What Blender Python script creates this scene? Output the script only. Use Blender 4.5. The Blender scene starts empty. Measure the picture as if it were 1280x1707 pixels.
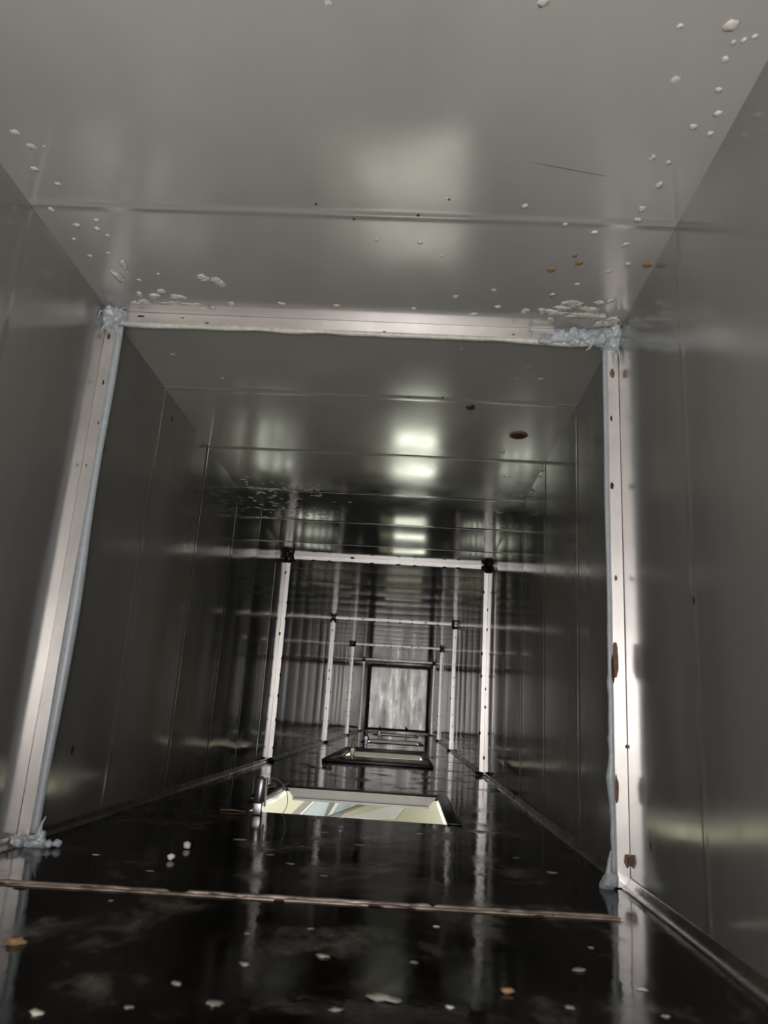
import bpy, bmesh, math, random
from mathutils import Vector, Matrix, noise as mnoise

# ------------------------------------------------------------------ camera, world, lights, exposure
W, H = 0.600, 0.5897            # inside width and height of the duct
Y0, YE = -0.55, 6.80            # duct starts just behind the camera, closed at the far end
scene = bpy.context.scene
C = scene.collection
F_PX, YAW, PITCH, ROLL = 1244.04, -0.0444749, 0.2643835, 0.0630363
CAM = Vector((0.37784, 0.0, 0.146176))
fwd = Vector((math.sin(YAW)*math.cos(PITCH), math.cos(YAW)*math.cos(PITCH), math.sin(PITCH)))
r0 = Vector((math.cos(YAW), -math.sin(YAW), 0)); u0 = r0.cross(fwd)
rgt = math.cos(ROLL)*r0 + math.sin(ROLL)*u0
up = -math.sin(ROLL)*r0 + math.cos(ROLL)*u0
cd = bpy.data.cameras.new('camera'); cam = bpy.data.objects.new('camera', cd); C.objects.link(cam)
M = Matrix((rgt, up, -fwd)).transposed().to_4x4(); M.translation = CAM
cam.matrix_world = M
cd.sensor_fit = 'HORIZONTAL'; cd.sensor_width = 36; cd.lens = F_PX/1280*36; cd.clip_start = 0.01
cd.dof.use_dof = True; cd.dof.focus_distance = 1.25; cd.dof.aperture_fstop = 17
scene.camera = cam

world = bpy.data.worlds.new('world'); scene.world = world; world.use_nodes = True
bg = world.node_tree.nodes['Background']
bg.inputs['Color'].default_value = (1.0, 0.985, 0.90, 1); bg.inputs['Strength'].default_value = 1.7

def area(name, loc, direction, size, power, col):
    l = bpy.data.lights.new(name, 'AREA'); l.shape = 'DISK'; l.size = size; l.energy = power; l.color = col
    o = bpy.data.objects.new(name, l); C.objects.link(o); o.location = loc
    o.rotation_euler = Vector(direction).to_track_quat('-Z', 'Y').to_euler(); return o
area('torch_light', (CAM.x-0.02, -0.02, CAM.z+0.045), (-0.02, 1, 0.26), 0.02, 1.0, (1.0, 0.96, 0.93))
# added unseen lamps standing in for the room's light, up through the floor openings
for lx, ly, lz, tx, ty, sz, p in ((0.31, -0.20, -0.08, 0.30, 0.50, 0.24, 3.0), (0.40, 1.60, -0.26, 0.20, 1.25, 0.46, 1.1), (0.36, 3.52, -0.26, 0.25, 2.40, 0.22, 1.4),
                                  (0.34, 5.42, -0.26, 0.28, 4.20, 0.24, 0.8), (0.20, 5.60, -0.20, 0.30, 6.10, 0.14, 1.15)):
    area('opening_fill', (lx, ly, lz), (tx-lx, ty-ly, 0.59-lz), sz, p, (1.0, 0.96, 0.91) if ly < 1 else (0.97, 1.0, 0.84))
# added unseen fill behind the camera, brightening the joint bars and end panel
area('rear_fill', (0.30, -0.75, 0.32), (0, 1, 0), 0.44, 2.6, (1.0, 0.96, 0.95))
scene.view_settings.view_transform = 'Standard'; scene.view_settings.look = 'None'
scene.view_settings.gamma = 1; scene.view_settings.exposure = 0.0
scene.view_settings.use_curve_mapping = False

def at(u, v, axis, val):
    """world point where the sight line of photo pixel (u, v) meets the plane axis = val"""
    d = fwd + rgt*((u-640)/F_PX) - up*((v-853.5)/F_PX)
    return CAM + d*((val-CAM[axis])/d[axis])

# ------------------------------------------------------------------ materials
def nodes(name):
    m = bpy.data.materials.new(name); m.use_nodes = True
    return m, m.node_tree, m.node_tree.nodes['Principled BSDF']
def tex(nt, scale, detail=4, stretch=(1, 1, 1), rough=0.55, off=(0, 0, 0)):
    tc = nt.nodes.new('ShaderNodeTexCoord'); mp = nt.nodes.new('ShaderNodeMapping')
    mp.inputs['Scale'].default_value = stretch; mp.inputs['Location'].default_value = off
    n = nt.nodes.new('ShaderNodeTexNoise'); n.inputs['Scale'].default_value = scale
    n.inputs['Detail'].default_value = detail; n.inputs['Roughness'].default_value = rough
    nt.links.new(tc.outputs['Object'], mp.inputs[0]); nt.links.new(mp.outputs[0], n.inputs['Vector'])
    return n.outputs['Fac']
def ramp(nt, fac, stops):
    r = nt.nodes.new('ShaderNodeValToRGB'); cr = r.color_ramp
    while len(cr.elements) < len(stops): cr.elements.new(0.5)
    for e, (p, c) in zip(cr.elements, stops):
        e.position = p; e.color = (c[0], c[1], c[2], 1) if isinstance(c, tuple) else (c, c, c, 1)
    nt.links.new(fac, r.inputs[0]); return r.outputs[0]
def bump(nt, fac, b, strength, dist):
    n = nt.nodes.new('ShaderNodeBump'); n.inputs['Strength'].default_value = strength
    n.inputs['Distance'].default_value = dist
    nt.links.new(fac, n.inputs['Height']); nt.links.new(n.outputs[0], b.inputs['Normal'])
def sheet(name, c0, c1, r_lo, r_hi, metallic, stretch, bs=0.15, film_shade=None):
    m, nt, b = nodes(name)
    col = ramp(nt, tex(nt, 4, 6, stretch), [(0.3, c0), (0.7, c1)])
    rgh = ramp(nt, tex(nt, 9, 7, stretch, 0.65, (3, 1, 2)), [(0.3, r_lo), (0.72, r_hi)])
    if film_shade:
        # grease film and deep-duct dimness painted into the colour, with a ragged border
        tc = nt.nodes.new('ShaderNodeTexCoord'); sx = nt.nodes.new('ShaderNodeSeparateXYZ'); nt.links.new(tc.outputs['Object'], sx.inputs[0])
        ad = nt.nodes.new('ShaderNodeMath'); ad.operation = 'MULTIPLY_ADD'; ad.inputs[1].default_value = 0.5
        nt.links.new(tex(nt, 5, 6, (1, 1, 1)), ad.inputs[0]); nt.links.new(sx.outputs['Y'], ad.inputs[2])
        mr = nt.nodes.new('ShaderNodeMapRange'); mr.inputs['From Min'].default_value = film_shade[0]+.25; mr.inputs['From Max'].default_value = film_shade[0]+.25+film_shade[1]
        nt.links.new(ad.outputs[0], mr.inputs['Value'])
        for src, k, key in ((col, film_shade[2], 'Base Color'), (rgh, 0.62, 'Roughness')):
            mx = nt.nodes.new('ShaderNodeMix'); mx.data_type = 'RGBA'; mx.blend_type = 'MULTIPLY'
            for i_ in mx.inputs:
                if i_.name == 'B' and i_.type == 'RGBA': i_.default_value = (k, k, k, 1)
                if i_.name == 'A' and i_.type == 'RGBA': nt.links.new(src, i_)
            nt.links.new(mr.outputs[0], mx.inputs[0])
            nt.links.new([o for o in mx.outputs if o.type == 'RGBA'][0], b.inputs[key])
    else:
        nt.links.new(col, b.inputs['Base Color']); nt.links.new(rgh, b.inputs['Roughness'])
    b.inputs['Metallic'].default_value = metallic; b.inputs['Specular IOR Level'].default_value = 0.5; b.inputs['IOR'].default_value = 1.6
    bump(nt, tex(nt, 60, 4, stretch), b, bs, 0.0006)
    return m
def plain(name, col, rough=0.5, metallic=0.0, var=0.25, scale=60, bs=0.3, bd=0.0006, **kw):
    m, nt, b = nodes(name)
    dk = tuple(c*(1-var) for c in col)
    nt.links.new(ramp(nt, tex(nt, scale, 5), [(0.3, dk), (0.7, col)]), b.inputs['Base Color'])
    b.inputs['Roughness'].default_value = rough; b.inputs['Metallic'].default_value = metallic
    bump(nt, tex(nt, scale*2, 4), b, bs, bd)
    for k, v in kw.items(): b.inputs[k].default_value = v
    return m
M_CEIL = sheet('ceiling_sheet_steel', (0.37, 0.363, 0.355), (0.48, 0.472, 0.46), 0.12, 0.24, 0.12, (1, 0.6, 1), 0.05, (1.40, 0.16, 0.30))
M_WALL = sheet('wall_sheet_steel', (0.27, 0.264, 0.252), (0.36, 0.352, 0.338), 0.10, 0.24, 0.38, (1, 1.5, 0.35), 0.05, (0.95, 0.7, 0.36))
M_END = sheet('end_sheet_steel', (0.42, 0.42, 0.42), (0.90, 0.87, 0.87), 0.22, 0.45, 0.85, (2.5, 1, 0.5), 0.0)
M_TRIM = sheet('corner_strip_steel', (0.07, 0.065, 0.055), (0.16, 0.15, 0.13), 0.18, 0.4, 0.5, (2, 2, 2), 0.3)
M_FLANGE = plain('joint_steel', (0.92, 0.88, 0.87), 0.33, 0.85, 0.12, 30, 0.25)
M_SIL = plain('grey_sealant', (0.44, 0.48, 0.52), 0.28, 0, 0.2, 120, 0.5, 0.0008)
M_SMEAR = plain('dry_sealant_smear', (0.70, 0.685, 0.62), 0.32, 0, 0.3, 150, 0.5)
M_RUST = plain('rust', (0.07, 0.025, 0.014), 0.8, 0, 0.5, 200)
M_RUSTL = plain('light_rust', (0.22, 0.12, 0.07), 0.7, 0, 0.4, 200)
M_DARK = plain('black_rim', (0.016, 0.015, 0.014), 0.28, 0.2, 0.4, 40)
M_CHROME = plain('silver_metal', (0.45, 0.45, 0.47), 0.30, 0.9, 0.1, 80, 0.1)
M_BRASS = plain('pale_metal', (0.75, 0.72, 0.58), 0.35, 0.5, 0.1, 80, 0.1)
M_LIP = plain('galvanised_lip', (0.36, 0.36, 0.37), 0.4, 0.35, 0.1, 60, 0.2)
M_CHIP = plain('white_chip', (0.85, 0.84, 0.80), 0.5, 0, 0.1, 90)
M_FLAKE = plain('grey_flake', (0.33, 0.31, 0.27), 0.5, 0, 0.4, 90)
M_TAN = plain('tan_flake', (0.34, 0.22, 0.11), 0.55, 0, 0.3, 90)
M_SEAM = plain('floor_seam_metal', (0.50, 0.40, 0.35), 0.32, 0.6, 0.85, 38, 0.5)
M_CREAM = plain('cream_paint', (0.66, 0.64, 0.45), 0.6, 0, 0.06, 3, 0.05)
M_WHITEB = plain('white_board', (0.80, 0.80, 0.76), 0.5, 0, 0.05, 5, 0.05)
M_GREYB = plain('grey_board', (0.05, 0.05, 0.045), 0.5, 0, 0.1, 5, 0.05)
M_TAUPE = plain('taupe_board', (0.17, 0.15, 0.13), 0.5, 0, 0.05, 5, 0.05)
M_BLUE = plain('pale_blue_board', (0.27, 0.37, 0.40), 0.4, 0, 0.08, 5, 0.05)
M_WIRE = plain('wire', (0.5, 0.5, 0.42), 0.35, 0.6, 0.1, 80, 0.1)

def floor_mat():
    m, nt, b = nodes('greasy_black_floor')
    grime = tex(nt, 13, 5, (1.0, 0.7, 1), 0.58, (1.3, 0.2, 0))
    fine = tex(nt, 75, 5, (1, 0.6, 1), 0.6)
    mix = nt.nodes.new('ShaderNodeMath'); mix.operation = 'MULTIPLY_ADD'; mix.inputs[1].default_value = 0.25
    nt.links.new(fine, mix.inputs[0]); nt.links.new(grime, mix.inputs[2])
    nt.links.new(ramp(nt, mix.outputs[0], [(0.56, (0.004, 0.0035, 0.003)), (0.68, (0.009, 0.008, 0.007)), (0.84, (0.12, 0.108, 0.092))]), b.inputs['Base Color'])
    nt.links.new(ramp(nt, mix.outputs[0], [(0.50, 0.05), (0.66, 0.11), (0.84, 0.36)]), b.inputs['Roughness'])
    b.inputs['Specular IOR Level'].default_value = 0.5; b.inputs['IOR'].default_value = 1.27
    bump(nt, tex(nt, 26, 4, (1, 0.7, 1), 0.5), b, 0.22, 0.0014)
    return m
M_FLOOR = floor_mat()

# ------------------------------------------------------------------ mesh helpers
def link(name, bm, mats, parent=None, smooth=True):
    me = bpy.data.meshes.new(name); bm.normal_update(); bm.to_mesh(me); bm.free()
    for m in (mats if isinstance(mats, (list, tuple)) else [mats]): me.materials.append(m)
    if smooth:
        for p in me.polygons: p.use_smooth = True
    o = bpy.data.objects.new(name, me); C.objects.link(o)
    if parent:
        o.parent = parent; o.matrix_parent_inverse = Matrix.Translation(-parent.location)
    return o
def tag(o, label, cat, group=None, kind=None):
    if label: o['label'] = label
    if cat: o['category'] = cat
    if group: o['group'] = group
    if kind: o['kind'] = kind
    return o
def thing(name, loc, label, cat, group=None):
    o = bpy.data.objects.new(name, None); C.objects.link(o); o.location = loc; o.empty_display_size = 0.02
    return tag(o, label, cat, group)
def struct(name, bm, mats, smooth=True):
    o = link(name, bm, mats, None, smooth); o['kind'] = 'structure'; return o

def box(bm, x0, x1, y0, y1, z0, z1, mi=0, bev=0.0):
    r = bmesh.ops.create_cube(bm, size=1)
    vs = r['verts']
    for v in vs:
        v.co = Vector((x0+(v.co.x+.5)*(x1-x0), y0+(v.co.y+.5)*(y1-y0), z0+(v.co.z+.5)*(z1-z0)))
    fs = {f for v in vs for f in v.link_faces}
    for f in fs: f.material_index = mi
    if bev:
        es = list({e for v in vs for e in v.link_edges})
        r = bmesh.ops.bevel(bm, geom=es, offset=bev, segments=2, affect='EDGES', profile=0.5)
        for f in r['faces']: f.material_index = mi
    return vs
def blob(bm, c, r, mi=0, sub=2, rotz=0.0, jitter=0.0, mat=None):
    m = Matrix.Translation(c) @ (mat or Matrix.Rotation(rotz, 4, 'Z')) @ Matrix.Diagonal((r[0], r[1], r[2], 1))
    res = bmesh.ops.create_icosphere(bm, subdivisions=sub, radius=1)
    for v in res['verts']:
        if jitter: v.co *= 1+jitter*mnoise.noise(v.co*1.7+Vector(c)*97)
        v.co = m @ v.co
    for f in {f for v in res['verts'] for f in v.link_faces}: f.material_index = mi
def tube(bm, pts, rad, seg=8, mi=0, squash=None):
    pts = [Vector(p) for p in pts]; n = len(pts)
    rad = rad if isinstance(rad, (list, tuple)) else [rad]*n
    rings = []
    ref = None
    for i, p in enumerate(pts):
        t = (pts[min(i+1, n-1)]-pts[max(i-1, 0)]).normalized()
        if ref is None: ref = t.orthogonal().normalized()
        a = (ref - t*ref.dot(t)).normalized(); ref = a; b = t.cross(a)
        ring = []
        for k in range(seg):
            th = 2*math.pi*k/seg
            o = (a*math.cos(th)+b*math.sin(th))*rad[i]
            if squash: o = Vector((o.x*squash[0], o.y*squash[1], o.z*squash[2]))
            ring.append(bm.verts.new(p+o))
        rings.append(ring)
    for i in range(n-1):
        for k in range(seg):
            f = bm.faces.new((rings[i][k], rings[i][(k+1) % seg], rings[i+1][(k+1) % seg], rings[i+1][k])); f.material_index = mi
    for r in (rings[0], rings[-1][::-1]):
        f = bm.faces.new(r[::-1]); f.material_index = mi
def lathe(bm, c, prof, seg=20, mi=0, lean=(0, 0)):
    rings = []
    for (r, z) in prof:
        rings.append([bm.verts.new((c[0]+lean[0]*z+r*math.cos(2*math.pi*k/seg), c[1]+lean[1]*z+r*math.sin(2*math.pi*k/seg), c[2]+z)) for k in range(seg)])
    for i in range(len(prof)-1):
        for k in range(seg):
            f = bm.faces.new((rings[i][k], rings[i][(k+1) % seg], rings[i+1][(k+1) % seg], rings[i+1][k])); f.material_index = mi
    f = bm.faces.new(rings[-1]); f.material_index = mi
    f = bm.faces.new(rings[0][::-1]); f.material_index = mi

# ------------------------------------------------------------------ the duct shell
JY = [0.788, 2.180, 3.662, 5.036, 6.420]          # joint frames
ribs = [0.09, 0.34, 0.592]
for a, b in zip(JY, JY[1:]+[7.6]):
    y = a+0.212
    while y < b-0.12: ribs.append(y); y += 0.25
ribs = [r for r in ribs if r < YE-0.05]
edges = sorted([Y0]+ribs+JY+[YE])
def inward(y, t, seed):
    """how far the sheet stands in from the flat plane: pressed beads, bowed panels, slight dents"""
    d = 0.0
    for r in ribs:
        q = (y-r)/0.0045
        if abs(q) < 4: d += (0.0009 if seed < 1.5 else 0.0006)*math.exp(-q*q)
    for a, b in zip(edges, edges[1:]):
        if a <= y <= b:
            s = (y-a)/(b-a); amp = (0.0024 if seed < 1.5 else 0.0040)*(0.6+0.9*mnoise.noise(Vector((a*7, seed, 0.3))))
            d += amp*math.sin(math.pi*s)*math.sin(math.pi*min(max(t, 0), 1))**0.5
    d += 0.0007*mnoise.noise(Vector((y*3.1, t*2.3, seed*5.1)))*math.sin(math.pi*t)
    return d
def sheet_mesh(f, n_t, seed, ys=None):
    bm = bmesh.new(); step = 0.006
    ys = [Y0]
    while ys[-1] < YE: ys.append(ys[-1]+(step if any(abs(ys[-1]-r) < 0.03 for r in ribs) else 0.02))
    # make sure every bead is sampled finely
    ys = sorted(set([round(y, 4) for y in ys] + [round(r+k*0.0015, 4) for r in ribs for k in range(-9, 10)]))
    ys = [y for y in ys if y <= YE]+[YE]
    ys = sorted(set(ys))
    rows = [[bm.verts.new(f(k/n_t, y, inward(y, k/n_t, seed))) for k in range(n_t+1)] for y in ys]
    for i in range(len(rows)-1):
        for k in range(n_t):
            bm.faces.new((rows[i][k], rows[i][k+1], rows[i+1][k+1], rows[i+1][k]))
    return bm
random.seed(4)
cb = sheet_mesh(lambda t, y, d: (t*W, y, H-d), 14, 1.0)
# marks stuck to the ceiling: pale drips and corrosion spots, part of its surface
def cspot(u, v, s=1.0, mi=1, ax=None):
    p = at(u, v, 2, H)
    a = (ax or 1.0)
    blob(cb, (p.x, p.y, H-0.0006), (0.0042*s, 0.0034*s*a, 0.0008), mi, 2, random.random()*3, 0.5)
for u, v, s in [(26,220,1.2),(54,243,1.3),(74,242,.7),(58,281,1),(96,306,.8),(86,349,1.1),(128,375,1.1),(161,367,1),(162,381,1),
                (150,426,.8),(180,392,.7),(181,421,.8),(124,398,.6),(232,466,.8),(264,456,.7),(213,452,.6),
                (1217,42,1.5),(1133,42,.7),(1126,130,1.4),(1198,149,.8),(1209,98,.8),(1222,70,.6),(1240,66,.6),(1258,60,.6),(1197,188,.9),
                (1155,210,1),(1183,222,.8),(1087,262,1.2),(1098,308,1.1),(1114,270,.8),(1070,348,1.1),(1063,366,1),
                (991,387,1),(1043,407,1.1),(942,373,.8),(1047,440,1),(1014,452,.9),(875,343,.9),(962,473,.9),(921,490,1),(760,493,1.1),(823,482,1),
                (628,398,.8),(700,404,.9),(736,425,.7),(548,4,1.3),(905,2,1.2),(745,330,.5)]:
    cspot(u, v, s*0.85, 1)
for u, v, s in [(918,449,1.5),(965,438,1.3),(1078,441,1.5),(921,491,1.1),(958,425,1)]: cspot(u, v, s*0.8, 3)
for u, v, s in [(748,331,.5),(697,358,.6),(590,364,.5),(527,339,.5),(1062,367,.6),(680,662,.5),(738,662,.5)]: cspot(u, v, s*.7, 2)
for u, v, s in [(401,585,1.2),(445,615,1.1),(462,615,1.1),(370,630,.9),(430,693,1),(550,783,1.1),(837,617,1.3),(901,631,1.3),(862,629,1),(881,610,1.2),(770,580,.9),(288,590,.9),(838,754,1)]:
    cspot(u, v, s, 1)
for i in range(150):
    u = random.gauss(470, 45); v = random.uniform(788, 866)
    if u < 400+(v-790)*0.45: continue
    cspot(u, v, random.uniform(0.6, 1.1), 1, 2.4)
for i in range(36):
    cspot(random.gauss(850, 28), random.uniform(785, 880), random.uniform(0.5, 1.0), 1, 2.4)
pa, pb = at(740, 232, 2, H), at(1010, 292, 2, H)
tube(cb, [(pa.x+(pb.x-pa.x)*k/8, pa.y+(pb.y-pa.y)*k/8+.002*math.sin(k*.4), H-.0010) for k in range(9)], [.0002+.0004*math.sin(math.pi*k/8) for k in range(9)], 6, 2)
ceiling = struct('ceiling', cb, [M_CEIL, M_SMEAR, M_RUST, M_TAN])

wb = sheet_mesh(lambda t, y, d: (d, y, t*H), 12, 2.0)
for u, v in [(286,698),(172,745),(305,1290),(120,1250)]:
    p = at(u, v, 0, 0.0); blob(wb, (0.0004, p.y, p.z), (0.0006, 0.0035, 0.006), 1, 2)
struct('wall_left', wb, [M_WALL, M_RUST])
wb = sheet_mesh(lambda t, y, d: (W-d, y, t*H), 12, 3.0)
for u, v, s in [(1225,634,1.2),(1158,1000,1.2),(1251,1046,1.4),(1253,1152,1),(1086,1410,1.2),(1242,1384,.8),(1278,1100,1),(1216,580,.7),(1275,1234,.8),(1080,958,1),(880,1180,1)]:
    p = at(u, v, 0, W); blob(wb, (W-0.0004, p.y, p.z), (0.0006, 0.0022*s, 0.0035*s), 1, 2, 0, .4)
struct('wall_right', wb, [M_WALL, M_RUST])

# floor: one continuous plate with four rectangular openings, plus an added unseen one to light the near ceiling
OPEN = [(0.159, 0.445, -0.330, 0.030), (0.159, 0.445, 1.147, 1.512), (0.165, 0.446, 2.660, 3.060), (0.172, 0.456, 4.130, 4.560), (0.172, 0.450, 5.640, 5.960)]
fb = bmesh.new(); TH = 0.006
xs = sorted({0, 0.05, 0.11, 0.3, 0.5, W} | {o[0] for o in OPEN} | {o[1] for o in OPEN})
ys = sorted({Y0, YE} | {o[2] for o in OPEN} | {o[3] for o in OPEN} | {k*0.25 for k in range(-2, 27)})
hole = lambda x, y: any(o[0] < x < o[1] and o[2] < y < o[3] for o in OPEN)
for lvl in (0, 1):
    z = -TH*lvl; g = {}
    for i in range(len(xs)-1):
        for j in range(len(ys)-1):
            if hole((xs[i]+xs[i+1])/2, (ys[j]+ys[j+1])/2): continue
            q = [(i, j), (i+1, j), (i+1, j+1), (i, j+1)]
            vs = [g.setdefault(k, None) or g.__setitem__(k, fb.verts.new((xs[k[0]], ys[k[1]], z))) or g[k] for k in q]
            fb.faces.new(vs if lvl == 0 else vs[::-1])
floor = struct('floor', fb, M_FLOOR, False)

# low bent strips where the floor plate turns up at both walls
for name, x0, s in (('trim_1', 0.0, 1), ('trim_2', W, -1)):
    b = bmesh.new()
    n = 90; prof = [(0.0085, 0.0003), (0.0080, 0.0016), (0.0060, 0.0020), (0.0030, 0.0050), (0.0022, 0.0090), (0.0008, 0.0100)]
    rows = []
    for i in range(n+1):
        y = Y0+(YE-Y0)*i/n; k = 1+0.18*mnoise.noise(Vector((y*5, s, 0)))
        rows.append([b.verts.new((x0+s*px*k, y, pz)) for px, pz in prof])
    for i in range(n):
        for k in range(len(prof)-1): b.faces.new((rows[i][k], rows[i][k+1], rows[i+1][k+1], rows[i+1][k]))
    struct(name, b, M_TRIM)

# the end of the duct
b = bmesh.new(); box(b, 0, W, YE, YE+0.004, 0, H)
struct('wall_back', b, M_WALL, False)
b = bmesh.new(); nx, nz = 24, 24
pan = thing('end_panel', (W/2, YE-0.01, 0.012), 'bright brushed steel panel closing the far end of the duct', 'panel')
x0, x1, z0, z1 = 0.035, 0.572, 0.012, 0.570
rows = []
for i in range(nx+1):
    col = []
    for k in range(nz+1):
        x = x0+(x1-x0)*i/nx; z = z0+(z1-z0)*k/nz
        # rounded upper corners
        r = 0.04
        if z > z1-r:
            if x < x0+r:
                dz = (z-(z1-r)); lim = x0+r-math.sqrt(max(r*r-dz*dz, 0)); x = max(x, lim)
            if x > x1-r:
                dz = (z-(z1-r)); lim = x1-r+math.sqrt(max(r*r-dz*dz, 0)); x = min(x, lim)
        d = 0.0022*mnoise.noise(Vector((x*7, 0.4, z*2)))+0.0012*mnoise.noise(Vector((x*20, 7.4, z*3)))
        if 0.205 < x < 0.215: d += 0.002
        col.append(b.verts.new((x, YE-0.012-d, z)))
    rows.append(col)
for i in range(nx):
    for k in range(nz): b.faces.new((rows[i][k], rows[i+1][k], rows[i+1][k+1], rows[i][k+1]))
bmesh.ops.remove_doubles(b, verts=b.verts, dist=1e-5)
ge = bmesh.ops.extrude_face_region(b, geom=list(b.faces))
for v in [v for v in ge['geom'] if isinstance(v, bmesh.types.BMVert)]: v.co.y = YE-0.002
link('sheet', b, M_END, pan)
b = bmesh.new()
pts = [(x0, YE-.012, z0)]+[(x0-.002+.004*mnoise.noise(Vector((k, 1, 1))), YE-.012, z0+(z1-z0-.03)*k/12) for k in range(1, 13)]
pts += [(x0+0.012, YE-.012, z1-.006)]+[(x0+.03+(x1-x0-.06)*k/14, YE-.012, z1+.004*mnoise.noise(Vector((k, 5, 1)))) for k in range(15)]
pts += [(x1-0.012, YE-.012, z1-.006)]+[(x1, YE-.012, z1-.03-(z1-.03-z0)*k/12) for k in range(13)]
tube(b, pts, [0.009+0.004*mnoise.noise(Vector((k*.9, 3, 2))) for k in range(len(pts))], 8)
tag(link('gasket', b, M_DARK, pan), 'black sealing strip round the panel', None)
b = bmesh.new(); tube(b, [(0.388, YE-.03, 0.012), (0.392, YE-.03, 0.035), (0.382, YE-.03, 0.055)], [0.006, 0.012, 0.003], 8)
tag(link('hook', b, M_DARK, pan), 'small black hook at the foot of the panel', None)

# ------------------------------------------------------------------ joint frames
FL, FT = 0.0135, 0.0050       # how far a flange stands in, and its thickness
def rust_disc(bm, c, r, mi):
    m = Matrix.Translation(c) @ Matrix.Diagonal((r[0], 0.0007, r[1], 1))
    res = bmesh.ops.create_icosphere(bm, subdivisions=3, radius=1)
    for v in res['verts']: v.co *= 1+0.3*mnoise.noise(v.co*2+Vector(c)*50); v.co = m @ v.co
    for f in {f for v in res['verts'] for f in v.link_faces}: f.material_index = mi
def post(bm, side, y, z0, z1, marks, fl):
    a, b_ = (0.0, fl) if side < 0 else (W-fl, W)
    n = 26; rows = []
    # bevelled flat bar, edges a little wavy
    for i in range(n+1):
        z = z0+(z1-z0)*i/n
        w = 0.0006*mnoise.noise(Vector((z*14, y*3, side)))
        xi = (b_+w) if side < 0 else (a+w); xo = 0.0005 if side < 0 else W-0.0005
        s = 1 if side < 0 else -1
        rows.append([bm.verts.new(c) for c in ((xo, y-FT/2, z), (xi-s*.0012, y-FT/2, z), (xi, y-FT/2+.0012, z), (xi, y+FT/2-.0012, z), (xi-s*.0012, y+FT/2, z), (xo, y+FT/2, z))])
    for i in range(n):
        for k in range(6):
            f = (rows[i][k], rows[i][(k+1) % 6], rows[i+1][(k+1) % 6], rows[i+1][k])
            bm.faces.new(f if side < 0 else f[::-1])
    bm.faces.new(rows[0]); bm.faces.new(rows[-1][::-1])
    for z, fr, r, mi in marks:
        x = a+(b_-a)*fr
        rust_disc(bm, (x, y-FT/2, z), (r[0], r[1]), mi)
def toprail(bm, y, x0, x1, marks, fl):
    n = 26; rows = []
    for i in range(n+1):
        x = x0+(x1-x0)*i/n
        zi = H-fl+0.0006*mnoise.noise(Vector((x*14, y*3, 9)))
        rows.append([bm.verts.new(c) for c in ((x, y-FT/2, H-.0005), (x, y-FT/2, zi+.0012), (x, y-FT/2+.0012, zi), (x, y+FT/2-.0012, zi), (x, y+FT/2, zi+.0012), (x, y+FT/2, H-.0005))])
    for i in range(n):
        for k in range(6): bm.faces.new((rows[i][k], rows[i+1][k], rows[i+1][(k+1) % 6], rows[i][(k+1) % 6]))
    bm.faces.new(rows[0][::-1]); bm.faces.new(rows[-1])
    for x, fr, r, mi in marks: rust_disc(bm, (x, y-FT/2, H-fl*fr), r, mi)
def blobmesh(name, specs, spikes, parent, voxel=0.0011, mat=None):
    b = bmesh.new()
    for c, r in specs: blob(b, c, tuple(q*1.35 for q in r), 0, 2, 0, 0.6)
    for path, r in spikes:
        tube(b, path, [r*(1-0.8*i/(len(path)-1)) for i in range(len(path))], 8)
    o = link(name, b, mat or M_SIL, parent)
    md = o.modifiers.new('remesh', 'REMESH'); md.mode = 'VOXEL'; md.voxel_size = voxel; md.use_smooth_shade = True
    sm = o.modifiers.new('smooth', 'SMOOTH'); sm.iterations = 5
    return o

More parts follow.
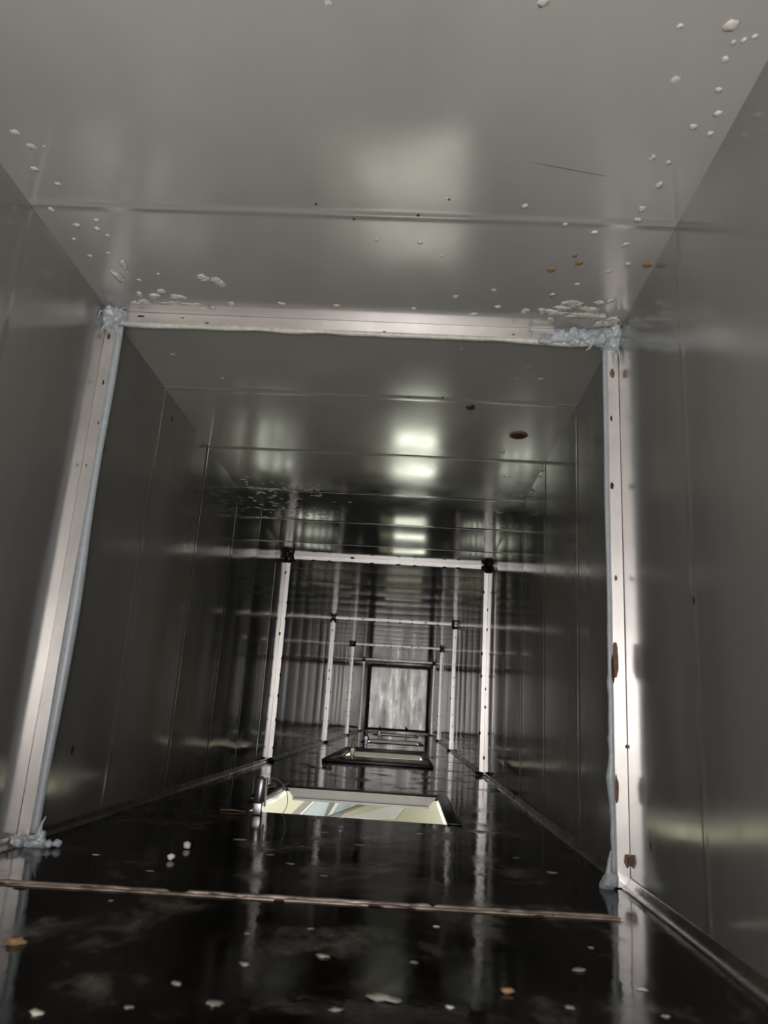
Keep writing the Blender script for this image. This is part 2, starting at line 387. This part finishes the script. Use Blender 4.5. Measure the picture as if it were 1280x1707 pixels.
J_LABEL = ['nearest steel joint frame, thickly smeared with grey sealant at its corners',
           'second steel joint frame, thin bright bars just behind the large floor opening',
           'third steel joint frame, beyond the floor plate with the raised rim',
           'fourth steel joint frame, second from the end of the duct',
           'last steel joint frame, dark and thin right before the bright end panel']
for ji, y in enumerate(JY):
    random.seed(20+ji)
    fl = FL if ji == 0 else (0.0135 if ji < 4 else 0.010)
    j = thing('duct_joint', (W/2, y, 0), J_LABEL[ji], 'duct joint', 'steel joint frames along the duct')
    def rnd(z0, z1, n):
        r = []
        for k in range(n):
            z = z0+(z1-z0)*(k+0.5+random.uniform(-.3, .3))/n
            r.append((z, random.choice([0.02, 1.05, 1.05, 1.0]), (0.0028, 0.0050) if ji else (.0022, .0036), 1))
        return r
    near = ji == 0
    b = bmesh.new()
    m = [(0.556, .42, (.0016, .0038), 1), (0.497, .62, (.0012, .0030), 1), (0.447, .8, (.001, .002), 2), (.395, .4, (.0008, .002), 2)] if near else rnd(0.02, H-.04, 9)
    post(b, -1, y, 0.001, H-0.004, m, fl); tag(link('joint_bar', b, [M_FLANGE, M_RUST, M_RUSTL], j, False), None, None)
    b = bmesh.new()
    m = [(0.536, .45, (.0017, .0042), 1), (0.536, .45, (.0026, .0055), 2), (0.481, .30, (.0012, .0034), 1), (0.402, .25, (.0018, .004), 1),
         (0.30, .4, (.0015, .003), 2), (.215, .25, (.003, .018), 2), (.205, .04, (.002, .014), 1), (.09, .15, (.0022, .012), 2), (.025, .85, (.0014, .0045), 1), (.025, .8, (.0030, .0062), 2), (.13, .9, (.0008, .002), 1)] if near else rnd(0.02, H-.04, 9)
    post(b, 1, y, 0.001, H-0.004, m, fl); link('joint_bar', b, [M_FLANGE, M_RUST, M_RUSTL], j, False)
    b = bmesh.new()
    m = [(0.040, .4, (.0042, .0012), 1), (.09, .4, (.002, .0008), 2), (.12, .8, (.0025, .0010), 2), (.33, .95, (.002, .0008), 1), (.48, .7, (.002, .001), 2)] if near else [(x, fr, (r[1]*1.4, r[0]), mi) for x, fr, r, mi in rnd(.05, W-.05, 8)]
    toprail(b, y, 0.012, W-0.012, m, fl if ji < 2 else .0075); link('joint_bar', b, [M_FLANGE, M_RUST, M_RUSTL], j, False)
    if near:
        # rolled bead of sealant along the inner edge of each bar
        for s in (-1, 1):
            b = bmesh.new(); n = 90; pts = []; rad = []
            for i in range(n+1):
                z = 0.012+(H-0.03)*i/n
                w = 0.0032+0.0007*mnoise.noise(Vector((z*9, s, 1)))
                if s > 0: w += 0.0016*max(0, mnoise.noise(Vector((z*55, 3, 1))))*(z < .26)+0.0018*math.exp(-((z-.095)/.020)**2)+.0010*math.exp(-((z-.135)/.005)**2)-.0006
                else: w += 0.0025*math.exp(-((z-.20)/.10)**2)+0.0012
                xi = (fl+w*.72) if s < 0 else (W-fl-w*.62)
                pts.append((xi, y-0.0005, z)); rad.append(w)
            tube(b, pts, rad, 10, 0, (1, 0.85, 1)); link('sealant_bead', b, M_SIL, j)
        b = bmesh.new(); n = 110; pts = []; rad = []
        for i in range(n+1):
            x = 0.02+(W-0.04)*i/n
            w = 0.0036+0.0012*mnoise.noise(Vector((x*25, 8, 1)))+0.0018*math.exp(-((x-W+.06)/.05)**2)+.0010*math.exp(-((x-.05)/.04)**2)
            pts.append((x, y-0.001, H-fl-w*.55)); rad.append(w)
        tube(b, pts, rad, 10, 0, (1, .8, .8)); tag(link('sealant_bead', b, M_SMEAR, j), 'whitish bead along the top bar', None)
        V = Vector
        def rb(c, n, sp, rr):
            return [((c[0]+random.uniform(-sp[0], sp[0]), c[1]+random.uniform(-sp[1], sp[1]), c[2]+random.uniform(-sp[2], sp[2])),
                     (random.uniform(*rr), random.uniform(*rr), random.uniform(*rr))) for _ in range(n)]
        # upper left corner
        sp = rb((0.008, y-0.006, H-0.010), 22, (0.010, .004, .010), (.003, .0065))+rb((0.004, y-.012, H-.006), 5, (.004, .006, .004), (.002, .005))
        sk = [([(0.006, y-.006, H-.014), (0.001, y-.012, H-.028), (-.0, y-.014, H-.036)], .003),
              ([(0.003, y-.012, H-.006), (0.0015, y-.026, H-.014), (.0012, y-.030, H-.030)], .0028),
              ([(0.012, y-.004, H-.018), (0.018, y-.004, H-.034), (.0205, y-.003, H-.046)], .0032),
              ([(0.012, y-.006, H-.004), (0.022, y-.014, H-.002), (.030, y-.016, H-.001)], .0022),
              ([(0.016, y-.006, H-.016), (0.030, y-.005, H-.019), (.045, y-.005, H-.020)], .0035)]
        blobmesh('sealant_blob', sp, sk, j)
        # upper right corner
        sp = rb((W-0.012, y-0.006, H-0.011), 24, (0.011, .004, .008), (.003, .007))+rb((W-.045, y-.006, H-.011), 24, (.026, .003, .006), (.0025, .005))+rb((W-.004, y-.010, H-.008), 5, (.003, .006, .005), (.002, .005))
        sp += [((W-random.uniform(.012, .085), y-.006, H-random.uniform(.004, .019)), (random.uniform(.006, .013), .0028, random.uniform(.0022, .0042))) for _ in range(20)]
        sk = [([(W-.004, y-.008, H-.016), (W-.0025, y-.014, H-.034), (W-.0015, y-.016, H-.050)], .0025),
              ([(W-.03, y-.006, H-.016), (W-.034, y-.008, H-.026), (W-.040, y-.010, H-.031)], .0028),
              ([(W-.085, y-.006, H-.012), (W-.090, y-.008, H-.019), (W-.095, y-.008, H-.026)], .0020),
              ([(W-.05, y-.008, H-.010), (W-.075, y-.010, H-.010), (W-.108, y-.010, H-.008)], .0034),
              ([(W-.10, y-.008, H-.012), (W-.104, y-.016, H-.006), (W-.109, y-.020, H-.002)], .0018)]
        blobmesh('sealant_blob', sp, sk, j)
        # lower corners
        sp = rb((0.020, y-.004, 0.006), 12, (.008, .005, .005), (.002, .0042))+rb((0.034, y-.004, 0.003), 4, (.010, .004, .001), (.003, .004))+rb((0.004, y-.01, 0.004), 7, (.008, .010, .003), (.0025, .005))
        sk = [([(0.022, y-.004, .01), (0.024, y-.003, .022), (.027, y-.002, .030)], .003)]
        blobmesh('sealant_blob', sp, sk, j)
        sp = rb((W-fl-.008, y-.004, 0.006), 8, (.004, .003, .004), (.003, .0055))
        blobmesh('sealant_blob', sp, [([(W-.022, y-.003, .004), (W-.020, y-.003, .022), (W-.018, y-.002, .034)], .004)], j)
        # sealant smeared on the sheet around the top corners
        for u, v, l, w_, a in [(300,494,.012,.0022,.1),(285,504,.016,.0020,.0),(258,492,.008,.003,.3),(245,503,.009,.0025,-.2),(270,485,.006,.002,-.6),(234,490,.004,.003,0),
                          (228,505,.006,.0025,0),(200,463,.004,.006,0),(207,440,.003,.006,0),(320,506,.015,.0014,.0),(340,462,.008,.004,-.4),(365,468,.008,.005,-.4),(385,505,.004,.002,0),(355,512,.004,.002,0),
                          (950,507,.016,.0032,-.1),(985,515,.014,.0032,.2),(925,520,.012,.0026,.1),(965,525,.018,.003,.0),(905,517,.005,.003,.3),(1000,503,.006,.0028,0),(940,512,.010,.003,.15),
                          (990,527,.020,.004,0),(1010,536,.014,.006,0),(1018,500,.004,.003,0),(875,517,.005,.003,0),(916,533,.006,.003,0),(830,510,.004,.0015,.0),(790,522,.006,.0012,0),(690,513,.004,.001,0),(560,508,.004,.001,0),(470,505,.004,.001,0)]:
            p = at(u, v, 2, H)
            if p.y > y-.004: p.y = y-.006
            b = bmesh.new()
            for q in range(3):
                blob(b, (p.x+random.uniform(-.3, .3)*l, p.y+random.uniform(-1, 1)*w_*.8, H-.0009), (l*random.uniform(.45, .9), w_*random.uniform(.8, 1.6), .0011), 0, 3, a+random.uniform(-.3, .3), .9)
            link('sealant_smear', b, M_SMEAR, j)
    else:
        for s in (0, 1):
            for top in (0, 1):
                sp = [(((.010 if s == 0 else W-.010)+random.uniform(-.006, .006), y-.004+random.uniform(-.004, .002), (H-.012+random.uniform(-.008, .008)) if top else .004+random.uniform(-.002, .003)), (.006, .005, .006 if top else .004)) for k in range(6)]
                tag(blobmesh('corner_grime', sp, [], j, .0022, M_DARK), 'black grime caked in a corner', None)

# ------------------------------------------------------------------ seam across the floor plate in front of the first frame
seam = thing('floor_seam', (0.3, 0.650, 0), 'thin rusty metal strip running across the floor in front of the nearest frame', 'metal strip')
A, B = Vector((0.0105, 0.630, 0)), Vector((0.5565, 0.6655, 0))
dr = (B-A).normalized(); nr = Vector((-dr.y, dr.x, 0))
random.seed(8)
for off, hh, gaps in ((0.0026, .0024, (.34, .37, .72, .733)), (-0.0030, .0016, (.08, .12, .44, .45))):
    b = bmesh.new(); n = 150; L = (B-A).length; rows = []
    for i in range(n+1):
        s = i/n; c = A+dr*L*s+nr*(off+.0005*mnoise.noise(Vector((s*22, off*900, 0))))
        h = hh*(1+.25*mnoise.noise(Vector((s*40, off*300, 4))))
        w_ = .0014*(1+.35*mnoise.noise(Vector((s*30, 6, off*500))))
        if gaps[0] < s < gaps[1] or gaps[2] < s < gaps[3]: h *= .25; w_ *= .6
        rows.append([b.verts.new(c+nr*q*w_+Vector((0, 0, z*h+.0001))) for q, z in ((-1, 0), (-.75, .7), (-.2, 1), (.3, 1), (.8, .65), (1, 0))])
    for i in range(n):
        for k in range(5): b.faces.new((rows[i][k], rows[i][k+1], rows[i+1][k+1], rows[i+1][k]))
    link('ridge', b, M_SEAM, seam)
for i in range(26):
    b = bmesh.new()
    s = random.random(); c = A+dr*(B-A).length*s+nr*random.gauss(0, .004)
    blob(b, (c.x, c.y, .0006), (random.uniform(.003, .010), random.uniform(.0015, .003), .0008), 0, 2, .06, .6)
    link('rust_crust', b, M_RUST, seam)

# ------------------------------------------------------------------ openings: rims, collars, pins
O_LABEL = ['largest floor opening, nearest, with a grey lip along its far edge',
           'second floor opening, set in a raised black rim plate',
           'third floor opening, a thin bright slot with one rounded end',
           'farthest floor opening, a narrow slot right before the end panel']
RIM = [(0.137, 0.466, 1.139, 1.552), (0.135, 0.468, 2.330, 3.240), (0.150, 0.480, 4.05, 4.63), (0.150, 0.475, 5.58, 6.05)]
RH = [0.0016, 0.008, 0.003, 0.005]
for i, ((x0, x1, y0, y1), (a0, a1, b0, b1)) in enumerate(zip(OPEN[1:], RIM)):
    h = RH[i]
    t = thing('floor_opening', ((x0+x1)/2, (y0+y1)/2, 0), O_LABEL[i], 'floor opening', 'openings cut through the duct floor')
    b = bmesh.new()
    if i == 0:
        box(b, x1, a1, y0-.004, b1, 0, .0032, 0, .0012); box(b, a0, x0, y0+.10, b1, 0, .009, 0, .0012); box(b, x0, x1, y1, b1, 0, .0014, 0, .0005)
    else:
        e = .008
        box(b, a0+e, a1-e, b0+e, y0, 0.0002, h*.55, 0, .0006); box(b, a0+e, a1-e, y1, b1-e, 0.0002, h*.55, 0, .0006)
        box(b, a0+e, x0, y0, y1, 0.0002, h*.55, 0, .0006); box(b, x1, a1-e, y0, y1, 0.0002, h*.55, 0, .0006)
        box(b, a0, a1, b0, b0+e, 0.0002, h, 0, .001); box(b, a0, a1, b1-e, b1, 0.0002, h, 0, .001)
        box(b, a0, a0+e, b0+e, b1-e, 0.0002, h, 0, .001); box(b, a1-e, a1, b0+e, b1-e, 0.0002, h, 0, .001)
    link('rim', b, M_DARK, t)
    # collar walls hanging below the opening
    b = bmesh.new(); cz = -.0165
    q = .012 if i == 0 else .004
    def quad(*p):
        b.faces.new([b.verts.new(v) for v in p])
    quad((x0, y1, 0), (x1, y1, 0), (x1-q*1.2, y1+.001, cz), (x0+q, y1+.001, cz))
    if i == 0:
        box(b, x0+q, x1-q*1.2, y1-.006, y1+.002, cz-.0045, cz, 0, .0008)
    ge = bmesh.ops.extrude_face_region(b, geom=[f for f in b.faces][:1])
    for v in [v for v in ge['geom'] if isinstance(v, bmesh.types.BMVert)]: v.co.y += .002
    link('far_lip', b, M_LIP, t, False)
    if i == 0:
        b = bmesh.new()
        box(b, x1, x1+.002, y0, y1-.002, -.012, -.0002); box(b, x0-.002, x0, y0, y1-.002, -.012, -.0002); box(b, x0, x1, y0-.002, y0, -.010, -.0002)
        tag(link('collar', b, M_DARK, t, False), 'black painted sides of the opening', None)

# the silver locking pin at the near left corner of the first opening
px, py = 0.1785, 1.112
pin = thing('locking_pin', (px, py, 0), 'silver cylinder on a square foot with a wire loop, beside the nearest floor opening', 'pin')
b = bmesh.new(); box(b, px-.0070, px+.0058, py-.006, py+.006, .0002, .0165, 0, .0012); link('foot', b, M_CHROME, pin)
b = bmesh.new(); lathe(b, (px+.0002, py, .0172), [(.0068, 0), (.0074, .0012), (.0074, .0300), (.0062, .0318), (.0020, .0322), (.0016, .0345)], 24, 0, (.05, 0)); link('barrel', b, M_CHROME, pin)
b = bmesh.new(); box(b, px+.0078, px+.0098, py-.005, py+.004, .012, .0500, 0, .0005); tag(link('strap', b, M_LIP, pin), 'flat strap up the right side of the cylinder', None)
b = bmesh.new()
lp = [(px+.009, py, .0485), (px+.016, py+.003, .0500), (px+.024, py+.008, .0470), (px+.031, py+.012, .0400), (px+.036, py+.016, .0300), (px+.0375, py+.02, .0200), (px+.036, py+.024, .0100), (px+.031, py+.028, .001), (px+.024, py+.032, -.008)]
dense = []
for i in range(len(lp)-1):
    for k in range(4):
        p0 = Vector(lp[max(i-1, 0)]); p1 = Vector(lp[i]); p2 = Vector(lp[i+1]); p3 = Vector(lp[min(i+2, len(lp)-1)]); s = k/4
        dense.append(.5*((2*p1)+(p2-p0)*s+(2*p0-5*p1+4*p2-p3)*s*s+(3*p1-p0-3*p2+p3)*s**3))
tube(b, dense, .00055, 6); tag(link('wire', b, M_WIRE, pin), 'thin looping wire', None)
b = bmesh.new(); tube(b, [(.140, 1.33, .013), (.152, 1.40, .013)], .004, 8); tag(link('metal_rod', b, M_CHROME), 'short silver rod lying on the left rim behind the silver pin', 'rod')
# small metal sliver left of it
p = at(392, 1352, 2, .001)
b = bmesh.new(); tube(b, [(p.x-.022, p.y, .0012), (p.x-.002, p.y-.001, .0022), (p.x+.016, p.y-.001, .0012)], [.0012, .0016, .0006], 6)
tag(link('metal_sliver', b, M_RUSTL), 'thin rusty sliver lying just left of the silver pin', 'metal sliver')

# nozzles standing at the other openings
NL = ['pale pointed nozzle on a hexagonal base at the rimmed second opening', 'dark short nozzle at the left end of the third bright slot', 'small nozzle at the farthest floor slot near the end panel']
N = [(587, 1261, .061, M_BRASS, .0075), (610, 1239, .075, M_CHROME, .010), (632, 1226, .065, M_CHROME, .012)]
for i, (u, v, hh, mt, r) in enumerate(N):
    p = at(u, v, 2, .004)
    t = thing('nozzle', (p.x, p.y, 0), NL[i], 'nozzle', 'nozzles standing at the far floor openings')
    b = bmesh.new(); lathe(b, (p.x, p.y, .003), [(r*1.1, 0), (r*1.1, hh*.06), (r*.7, hh*.10), (r*.7, hh*.25), (r*1.35, hh*.27), (r*1.35, hh*.45)], 6); link('base', b, mt, t, False)
    b = bmesh.new(); lathe(b, (p.x, p.y, .003+hh*.45), [(r*.9, 0), (r*.75, hh*.1), (r*.55, hh*.3), (r*.4, hh*.5), (r*.25, hh*.55)], 16, 0, (.03, 0)); link('tip', b, mt, t)
# bolt head and plug seen on the rim plate, plug and hole on the ceiling
p = at(568, 1264, 2, .004)
b = bmesh.new(); lathe(b, (p.x, p.y, .004), [(.014, 0), (.015, .0015), (.010, .0035)], 18)
tag(link('rim_plug', b, M_DARK), 'black round plug on the left of the raised rim plate', 'plug')
p = at(541, 1277, 2, .002)
b = bmesh.new(); blob(b, (p.x, p.y, .004), (.007, .012, .005), 0, 2, 0, .5); blob(b, (p.x+.012, p.y+.02, .005), (.005, .012, .005), 0, 2, 0, .5)
tag(link('metal_bead', b, M_CHROME), 'shiny little metal bead at the near left corner of the raised rim', 'bead')
t = thing('ceiling_plug', (0.535, 1.124, H), 'dark oval plug with a rusty rim in the ceiling right of centre', 'plug')
b = bmesh.new()
prof = [(.0145, 0), (.0140, -.0012), (.0112, -.0018), (.0105, -.0006)]
lathe(b, (0.535, 1.124, H-.0008), prof, 28); tag(link('rim', b, M_RUSTL, t), 'brown rusty rim', None)
b = bmesh.new(); lathe(b, (0.535, 1.124, H-.0010), [(.0115, 0), (.0105, -.0016), (.006, -.0022)], 24); link('cap', b, M_RUST, t)
p = at(784, 679, 2, H); b = bmesh.new()
blob(b, (p.x, p.y, H-.001), (.0062, .0050, .0016), 0, 3, .4, .8); blob(b, (p.x+.003, p.y-.005, H-.0006), (.0025, .006, .001), 0, 2, 0, .6)
tag(link('rust_lump', b, M_RUST), 'small dark brown rust lump on the ceiling left of the oval plug', 'rust lump')

# ------------------------------------------------------------------ debris on the floor
def chip(name, u, v, r, mat, label, cat, group=None, rz=0, up_=1.0, sub=2, jit=.9):
    p = at(u, v, 2, 0); b = bmesh.new()
    blob(b, (p.x, p.y, r[2]*.75*up_), r, 0, sub, rz, jit)
    return tag(link(name, b, mat), label, cat, group)
chip('white_chip', 285, 1434, (.0055, .004, .0036), M_CHIP, 'left and nearer of two white chips on the black floor', 'chip', None, .5, 1, 1)
chip('white_chip', 312, 1415, (.0050, .004, .0044), M_CHIP, 'right and farther of two white chips on the black floor', 'chip', None, -.4, 1, 1)
chip('tan_chip', 24, 1573, (.0062, .0045, .0020), M_TAN, 'orange tan flake on the floor at the far left, nearer than the rusty strip', 'flake', None, .2)
chip('tan_chip', 845, 1655, (.0042, .0035, .0015), M_TAN, 'orange flake at the bottom of the floor, right of centre', 'flake', None, .2)
chip('pale_flake', 640, 1667, (.0085, .0040, .0015), M_FLAKE, 'long pale brown flake at the bottom edge of the floor, centre', 'flake', None, -.2)
random.seed(31)
COLS = [(150, 'at the far left'), (330, 'well to the left'), (500, 'left of centre'), (680, 'at the centre'), (860, 'right of centre'), (1000, 'well to the right'), (1300, 'at the far right')]
def colname(u): return next(n for c, n in COLS if u < c)
near_flakes = [(185,1502),(412,1557),(518,1549),(727,1545),(985,1580),(808,1560), (152,1534),
               (294,1640),(408,1608),(537,1595),(690,1605),(840,1612),(965,1618),(1070,1650),
               (60,1690),(215,1680),(357,1675),(560,1685),(750,1680),(950,1680),(1110,1695)]
rows = [(1590, 'just nearer than the rusty floor strip'), (1660, 'midway between the rusty strip and the bottom edge'), (1710, 'along the bottom edge of the floor')]
used = set()
for u, v in near_flakes:
    rn = next(n for c, n in rows if v < c); key = (rn, colname(u))
    if key in used: continue
    used.add(key)
    s = random.uniform(.5, 1.0); mt = random.choice([M_FLAKE]*5+[M_SMEAR]*2)
    chip('floor_flake', u, v, (.0042*s, .0030*s, .0008*s), mt, 'small flake %s, %s' % (rn, colname(u)), 'flake', 'debris flakes on the near floor', random.uniform(-.6, .6))
rows = [(1401, 'close to the nearest floor opening'), (1432, 'on the black floor near the two white chips'), (1490, 'just beyond the rusty floor strip')]
for u, v in [(700,1390),(770,1384),(540,1388),(400,1400),(450,1425),(370,1425),(600,1409),(860,1430),(160,1425),(963,1428),(484,1440),(540,1460),(805,1458),(920,1455),(700,1440),(250,1452)]:
    rn = next(n for c, n in rows if v < c); key = (rn, colname(u))
    if key in used: continue
    used.add(key)
    s = random.uniform(.4, .9)
    chip('floor_flake', u, v, (.0075*s, .0035*s, .0007*s), random.choice([M_FLAKE]*3+[M_SMEAR]), 'thin pale flake %s, %s' % (rn, colname(u)), 'flake', 'debris flakes beyond the strip', random.uniform(-.2, .2))

# ------------------------------------------------------------------ what lies under the duct, seen through the openings
DZ = -0.30
b = bmesh.new(); box(b, -2.5, 3.2, -2, 30, DZ-.02, DZ)
o = struct('lower_deck', b, M_CREAM, False)
def edge(xb, xt, v): return xb+(v-1358)*(xt-xb)/(1336-1358)
def board(L, Rr, h, z, mat, name, label, cat, v0=1322, v1=1384):
    # a flat board lying on the deck, its two long sides given by where they are seen at two heights
    c = [at(edge(*L, v1), v1, 2, DZ), at(edge(*Rr, v1), v1, 2, DZ), at(edge(*Rr, v0), v0, 2, DZ), at(edge(*L, v0), v0, 2, DZ)]
    m = bmesh.new(); lo = [m.verts.new((p.x, p.y, DZ+z)) for p in c]; hi = [m.verts.new((p.x, p.y, DZ+z+h)) for p in c]
    m.faces.new(lo[::-1]); m.faces.new(hi)
    for k in range(4): m.faces.new((lo[k], lo[(k+1) % 4], hi[(k+1) % 4], hi[k]))
    tag(link(name, m, mat, None, False), label, cat)
board((486, 509), (499, 521.5), .004, .001, M_TAUPE, 'grey_rail', 'broad taupe rail seen through the nearest floor opening, left of the pale blue panel', 'rail')
board((500, 522.5), (505, 527), .004, .001, M_WHITEB, 'white_rail', 'white rail seen through the nearest opening, along the left of the pale blue panel', 'rail')
board((505.5, 527.5), (541.5, 550.5), .002, .001, M_BLUE, 'blue_panel', 'wide pale blue panel seen through the nearest opening, left of the dark rail', 'panel')
board((542, 551), (548, 560.5), .004, .001, M_GREYB, 'dark_rail', 'dark rail seen through the nearest opening, right of the wide pale blue panel', 'rail')
board((548.5, 561), (555, 568.5), .004, .001, M_WHITEB, 'white_rail', 'white rail seen through the nearest opening, against the right of the dark rail', 'rail')
board((555.5, 569), (572, 590), .002, .001, M_BLUE, 'blue_panel', 'narrow pale blue panel seen through the nearest opening, right of the dark rail', 'panel')
board((572.5, 590.5), (600, 680), .002, .001, M_CREAM, 'cream_panel', 'cream panel seen through the middle of the nearest floor opening', 'panel', 1332, 1366)
board((601, 681), (664, 683), .002, .001, M_WHITEB, 'white_board', 'white wedge shaped panel seen through the right of the nearest floor opening', 'panel', 1338, 1366)
board((563, 620), (566, 626), .004, .007, M_GREYB, 'thin_rail', 'thin dark rail lying slantwise over the panels below the nearest opening', 'rail', 1334, 1370)
